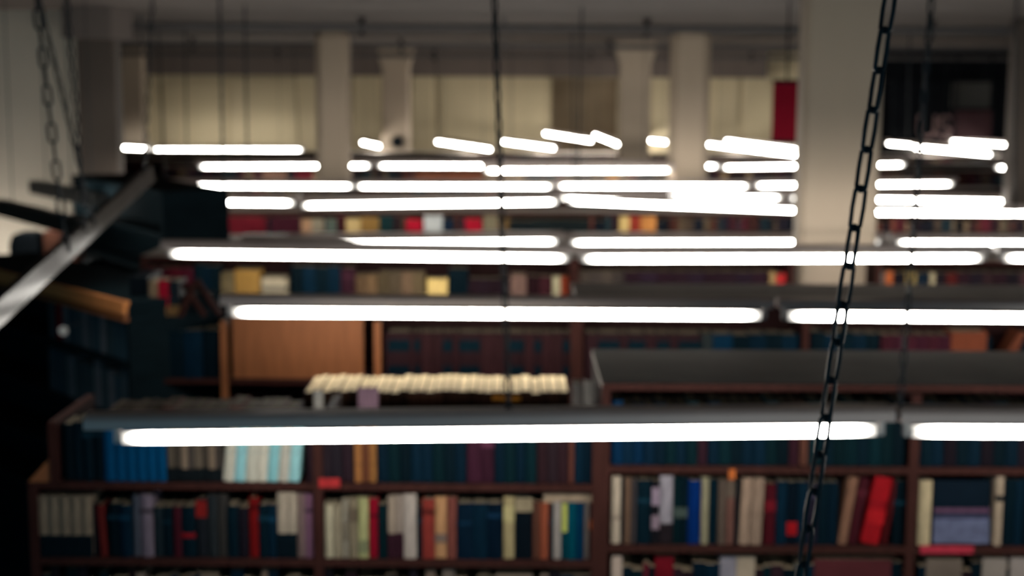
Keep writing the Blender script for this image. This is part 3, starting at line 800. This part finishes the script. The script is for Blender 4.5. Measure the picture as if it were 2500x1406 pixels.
PAL = [(24, 22, 30), (40, 24, 30), (20, 34, 40), (70, 26, 34), (58, 48, 40), (100, 84, 66), (30, 44, 48), (84, 46, 38), (16, 22, 30), (16, 20, 28), (44, 30, 36), (120, 104, 84)]


def far_run(px0, px1, Yf, zb, py, special=(), wpx=(12, 30), pal=PAL, hh=(.16, .22)):
    sp = sorted(special); x = px0
    while x < px1:
        hit = next((s for s in sp if s[0] <= x + 2 < s[1]), None)
        if hit:
            x2 = hit[1]; c = hit[2]; ht = at(x, hit[3], Yf).z - zb if len(hit) > 3 else rng.uniform(*hh)
        else:
            nxt = min([s[0] for s in sp if s[0] > x + 2] + [px1])
            x2 = min(x + rng.uniform(*wpx), nxt); c = jit(rng.choice(pal), .25); ht = rng.uniform(*hh)
        if x2 - x > 1.5:
            fb(px_x(x, Yf, py) + .001, px_x(x2, Yf, py) - .001, Yf + .012 + rng.uniform(0, .01), zb, zb + ht, .17, alb(c))
        x = x2


# bottom shelf of the front bookcases, only tops in view
DK = [BLK, NAVY, (26, 24, 30), (40, 26, 32), DTEAL]
far_run(86, 764, Y0, zA3, 1400, [(258, 276, (120, 104, 92)), (330, 350, (140, 124, 112)), (486, 530, (104, 92, 82)), (636, 652, (130, 110, 96))], (18, 34), DK, (.18, .235))
far_run(790, 1464, Y0, zA3, 1400, [(870, 908, (140, 120, 90)), (1040, 1062, (120, 104, 92)), (1080, 1110, (108, 98, 90)), (1210, 1300, (120, 108, 96)), (1320, 1340, (110, 96, 90))], (18, 34), DK, (.18, .235))
far_run(1494, 2214, Y0, zB3, 1380, [(1496, 1520, (190, 170, 156), 1360), (1572, 1586, (120, 40, 56), 1378), (1600, 1646, (140, 26, 42), 1362), (1760, 1800, (140, 136, 146), 1362), (1801, 1846, (172, 156, 136), 1362), (1990, 2180, (84, 40, 44), 1368)], (18, 34), DK, (.17, .21))
far_run(2246, 2520, Y0, zB3, 1380, [(2264, 2352, (110, 98, 88), 1368), (2402, 2462, (140, 130, 122), 1366), (2470, 2516, (150, 140, 134), 1364)], (18, 34), DK, (.17, .21))

far_run(2522, 2990, Y0, zB1, 1120, (), (18, 34), DK, (.19, .23))
far_run(2532, 2990, Y0, zB2, 1250, (), (18, 34), DK + [(120, 104, 92), (90, 30, 38)], (.17, .2))
far_run(2562, 2594, Y1, zC1, 860, (), (18, 30), DK, (.2, .23))
far_run(2522, 2690, Y2, zE1, 690, (), (14, 26), DK, (.15, .18))

fr = [
    # front Y, top z, first px, last px, shelf picture y of the first board, label
    (11.5, CAMZ - 1.27, 392, 2560, 560, 'fourth-row', []),
    (13.8, CAMZ - 1.22, 396, 2560, 562, 'fifth-row', [(400, 462, (22, 50, 50)), (540, 650, (116, 26, 40)), (660, 732, (60, 22, 34)), (735, 760, (176, 138, 108)), (762, 790, (138, 130, 112)), (796, 822, (84, 96, 88)), (845, 880, (196, 170, 118)), (881, 925, (130, 100, 54)),
                                                  (926, 960, (18, 44, 46)), (990, 1031, (206, 28, 56)), (1035, 1080, (184, 188, 188)), (1084, 1131, (18, 34, 52)), (1135, 1176, (206, 28, 56)), (1180, 1216, (120, 112, 90)), (1220, 1242, (110, 86, 50)), (1242, 1300, (18, 26, 30)), (1302, 1440, (24, 32, 34)),
                                                  (1512, 1537, (200, 172, 112)), (1538, 1564, (176, 66, 52)), (1565, 1602, (190, 128, 70))]),
    (15.95, CAMZ - 1.25, 392, 2560, 520, 'sixth-row', []),
    (18.0, CAMZ - 1.27, 384, 2460, 476, 'seventh-row', []),
    (20.7, CAMZ - 1.19, 400, 2460, 445, 'eighth-row', [(640, 700, (120, 90, 76)), (720, 764, (120, 30, 46)), (1010, 1180, (104, 60, 42)), (1480, 1510, (190, 140, 90))]),
    (23.2, CAMZ - 1.22, 300, 2460, 398, 'ninth-row', [(470, 520, (140, 96, 60)), (900, 935, (190, 140, 90)), (1380, 1396, (190, 40, 50)), (1397, 1410, (210, 150, 60)), (1780, 1812, (190, 60, 60))]),
    (26.0, CAMZ - 1.22, 300, 2460, 378, 'tenth-row', []),
]
for Yf, zt_, p0, p1, py, nm, sp in fr:
    zb = at(1250, py, Yf).z
    zb = min(zb, zt_ - .21)
    X0, X1 = px_x(p0, Yf, py), px_x(p1, Yf, py)
    nu = max(2, round((X1 - X0) / 2.6)); w_ = (X1 - X0) / nu
    col_gap = [(px_x(1930, 9.3), px_x(2170, 9.3), 9.3)]
    for i in range(nu):
        bookcase(X0 + w_ * i + .002, X0 + w_ * (i + 1) - .002, Yf, zt_, [zb, zb - .3, 1.2], '%s wooden bookcase, %s from the left' % (nm, ordn[i]), depth=.6)
        far_run(p0 + (p1 - p0) * i / nu + 6, p0 + (p1 - p0) * (i + 1) / nu - 6, Yf, zb, py, sp, (8, 26), hh=(.14, min(.2, zt_ - zb - .015)))
me = bpy.data.meshes.new('far_books'); me.from_pydata(col_v, [], col_f); me.update()
ca = me.color_attributes.new('Col', 'FLOAT_COLOR', 'CORNER')
for p in me.polygons:
    for li in p.loop_indices: ca.data[li].color = col_c[p.index]
me.materials.append(M['stuff'])
fbk = obj('far_books', me); fbk['kind'] = 'stuff'
tag(fbk, 'mass of small books on the far rows and the lowest front shelves', 'books')

# ------------------------------------------------------------------ left corner: bookcases standing at an angle
def angled_case(pa, pb, zt, label, rail, m='black_wood', depth=.5, shelves=4, left_ext=1.2, books=True, grp='books in the dark left corner', nb=9):
    """pa (left, far) and pb (right, near) lie on the front top edge"""
    a, b = Vector(pa), Vector(pb); d = (b - a).normalized(); a = a - d * left_ext
    Ln = (b - a).length; rz = math.atan2(d.y, d.x)
    zs = [zt - .30 - .29 * i for i in range(shelves)]
    r = bookcase(0, Ln, 0, zt, zs, label, depth=depth, m=m, em_=rail, top=True, top_m='black_wood', loc=(a.x, a.y, 0), rz=rz, group='bookcases in the left corner')
    return r, a, d, Ln, zs, rz


pa, pb = onz(90, 686, CAMZ - 1.05), onz(316, 742, CAMZ - 1.05)
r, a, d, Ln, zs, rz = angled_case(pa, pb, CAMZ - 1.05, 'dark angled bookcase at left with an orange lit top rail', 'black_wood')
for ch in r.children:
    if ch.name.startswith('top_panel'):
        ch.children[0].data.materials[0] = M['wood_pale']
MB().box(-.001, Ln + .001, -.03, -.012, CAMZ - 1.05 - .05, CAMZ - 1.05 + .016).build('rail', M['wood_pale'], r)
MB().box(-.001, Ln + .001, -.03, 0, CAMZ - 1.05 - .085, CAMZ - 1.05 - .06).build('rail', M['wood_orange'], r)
nx = 0
nrm = Vector((-d.y, d.x, 0))
for si, zz in enumerate(zs[:2]):
    x = Ln - .05
    for i in range(13):
        wd = rng.uniform(.055, .09)
        c = rng.choice([(14, 24, 29), (20, 27, 31), (36, 38, 41), (16, 24, 27)])
        if si == 0 and i == 11: c = (140, 30, 40)
        p = a + d * (x - wd / 2) + nrm * .03
        nx += 1
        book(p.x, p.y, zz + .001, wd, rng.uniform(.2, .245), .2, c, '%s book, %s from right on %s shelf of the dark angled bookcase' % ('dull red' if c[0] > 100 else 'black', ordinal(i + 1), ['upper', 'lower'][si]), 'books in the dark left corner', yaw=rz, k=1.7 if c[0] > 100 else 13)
        x -= wd + .002
pa, pb = at(205, 470, 11.8), at(396, 476, 10.2)
zz_ = at(300, 452, 11).z
angled_case((pa.x, pa.y, 0), (pb.x, pb.y, 0), zz_, 'tall black angled bookcase left of the light rows', 'black_wood', left_ext=.3, shelves=5)
# white disc painted in for a glint, and black silhouette against the bright wall
c = at(155, 807, 6.6)
r = empty('glint_disc', c)
MB().tube((0, 0, 0), (0, -.006, 0), .022, 14).build('disc', M['socket'], r)
MB().tube((0, .3, 0), (0, 0, 0), .004, 6).build('stem', M['black'], r)
tag(r, 'small white disc painted in for a glint in the dark left corner', 'glint')
a, b = at(36, 660, 11.0), at(104, 566, 11.0)
r = empty('black_speaker', ((a.x + b.x) / 2, 11.0, a.z)); hw = (b.x - a.x) / 2; hh = b.z - a.z
pts = [(-hw, 0), (hw, 0), (hw, hh * .72), (hw * .8, hh * .93), (hw * .45, hh), (-hw * .45, hh), (-hw * .8, hh * .93), (-hw, hh * .72)]
MB().prism(pts, -.1, .1).build('casing', M['black'], r)
MB().prism([(x * .85, z * .9 + hh * .04) for x, z in pts], -.108, -.1).build('grille', M['black'], r)
tag(r, 'black rounded speaker silhouetted against the bright left wall', 'speaker')
slab('cardboard_box', 108, 186, 566, 640, 10.6, .2, (96, 62, 50), 'brown box beside the black rounded speaker', 'box')
# plain dark case carrying those two
p0_, p1_ = px_x(-60, 10.9), px_x(205, 10.9)
bookcase(p0_, p1_, 10.45, at(70, 640, 10.9).z, [1.2, .8], 'low black bookcase under the rounded speaker', depth=.7, m='black_wood', em_='black_wood', top_m='black_wood', group='bookcases in the left corner')
print('BOOKS', NB[0])
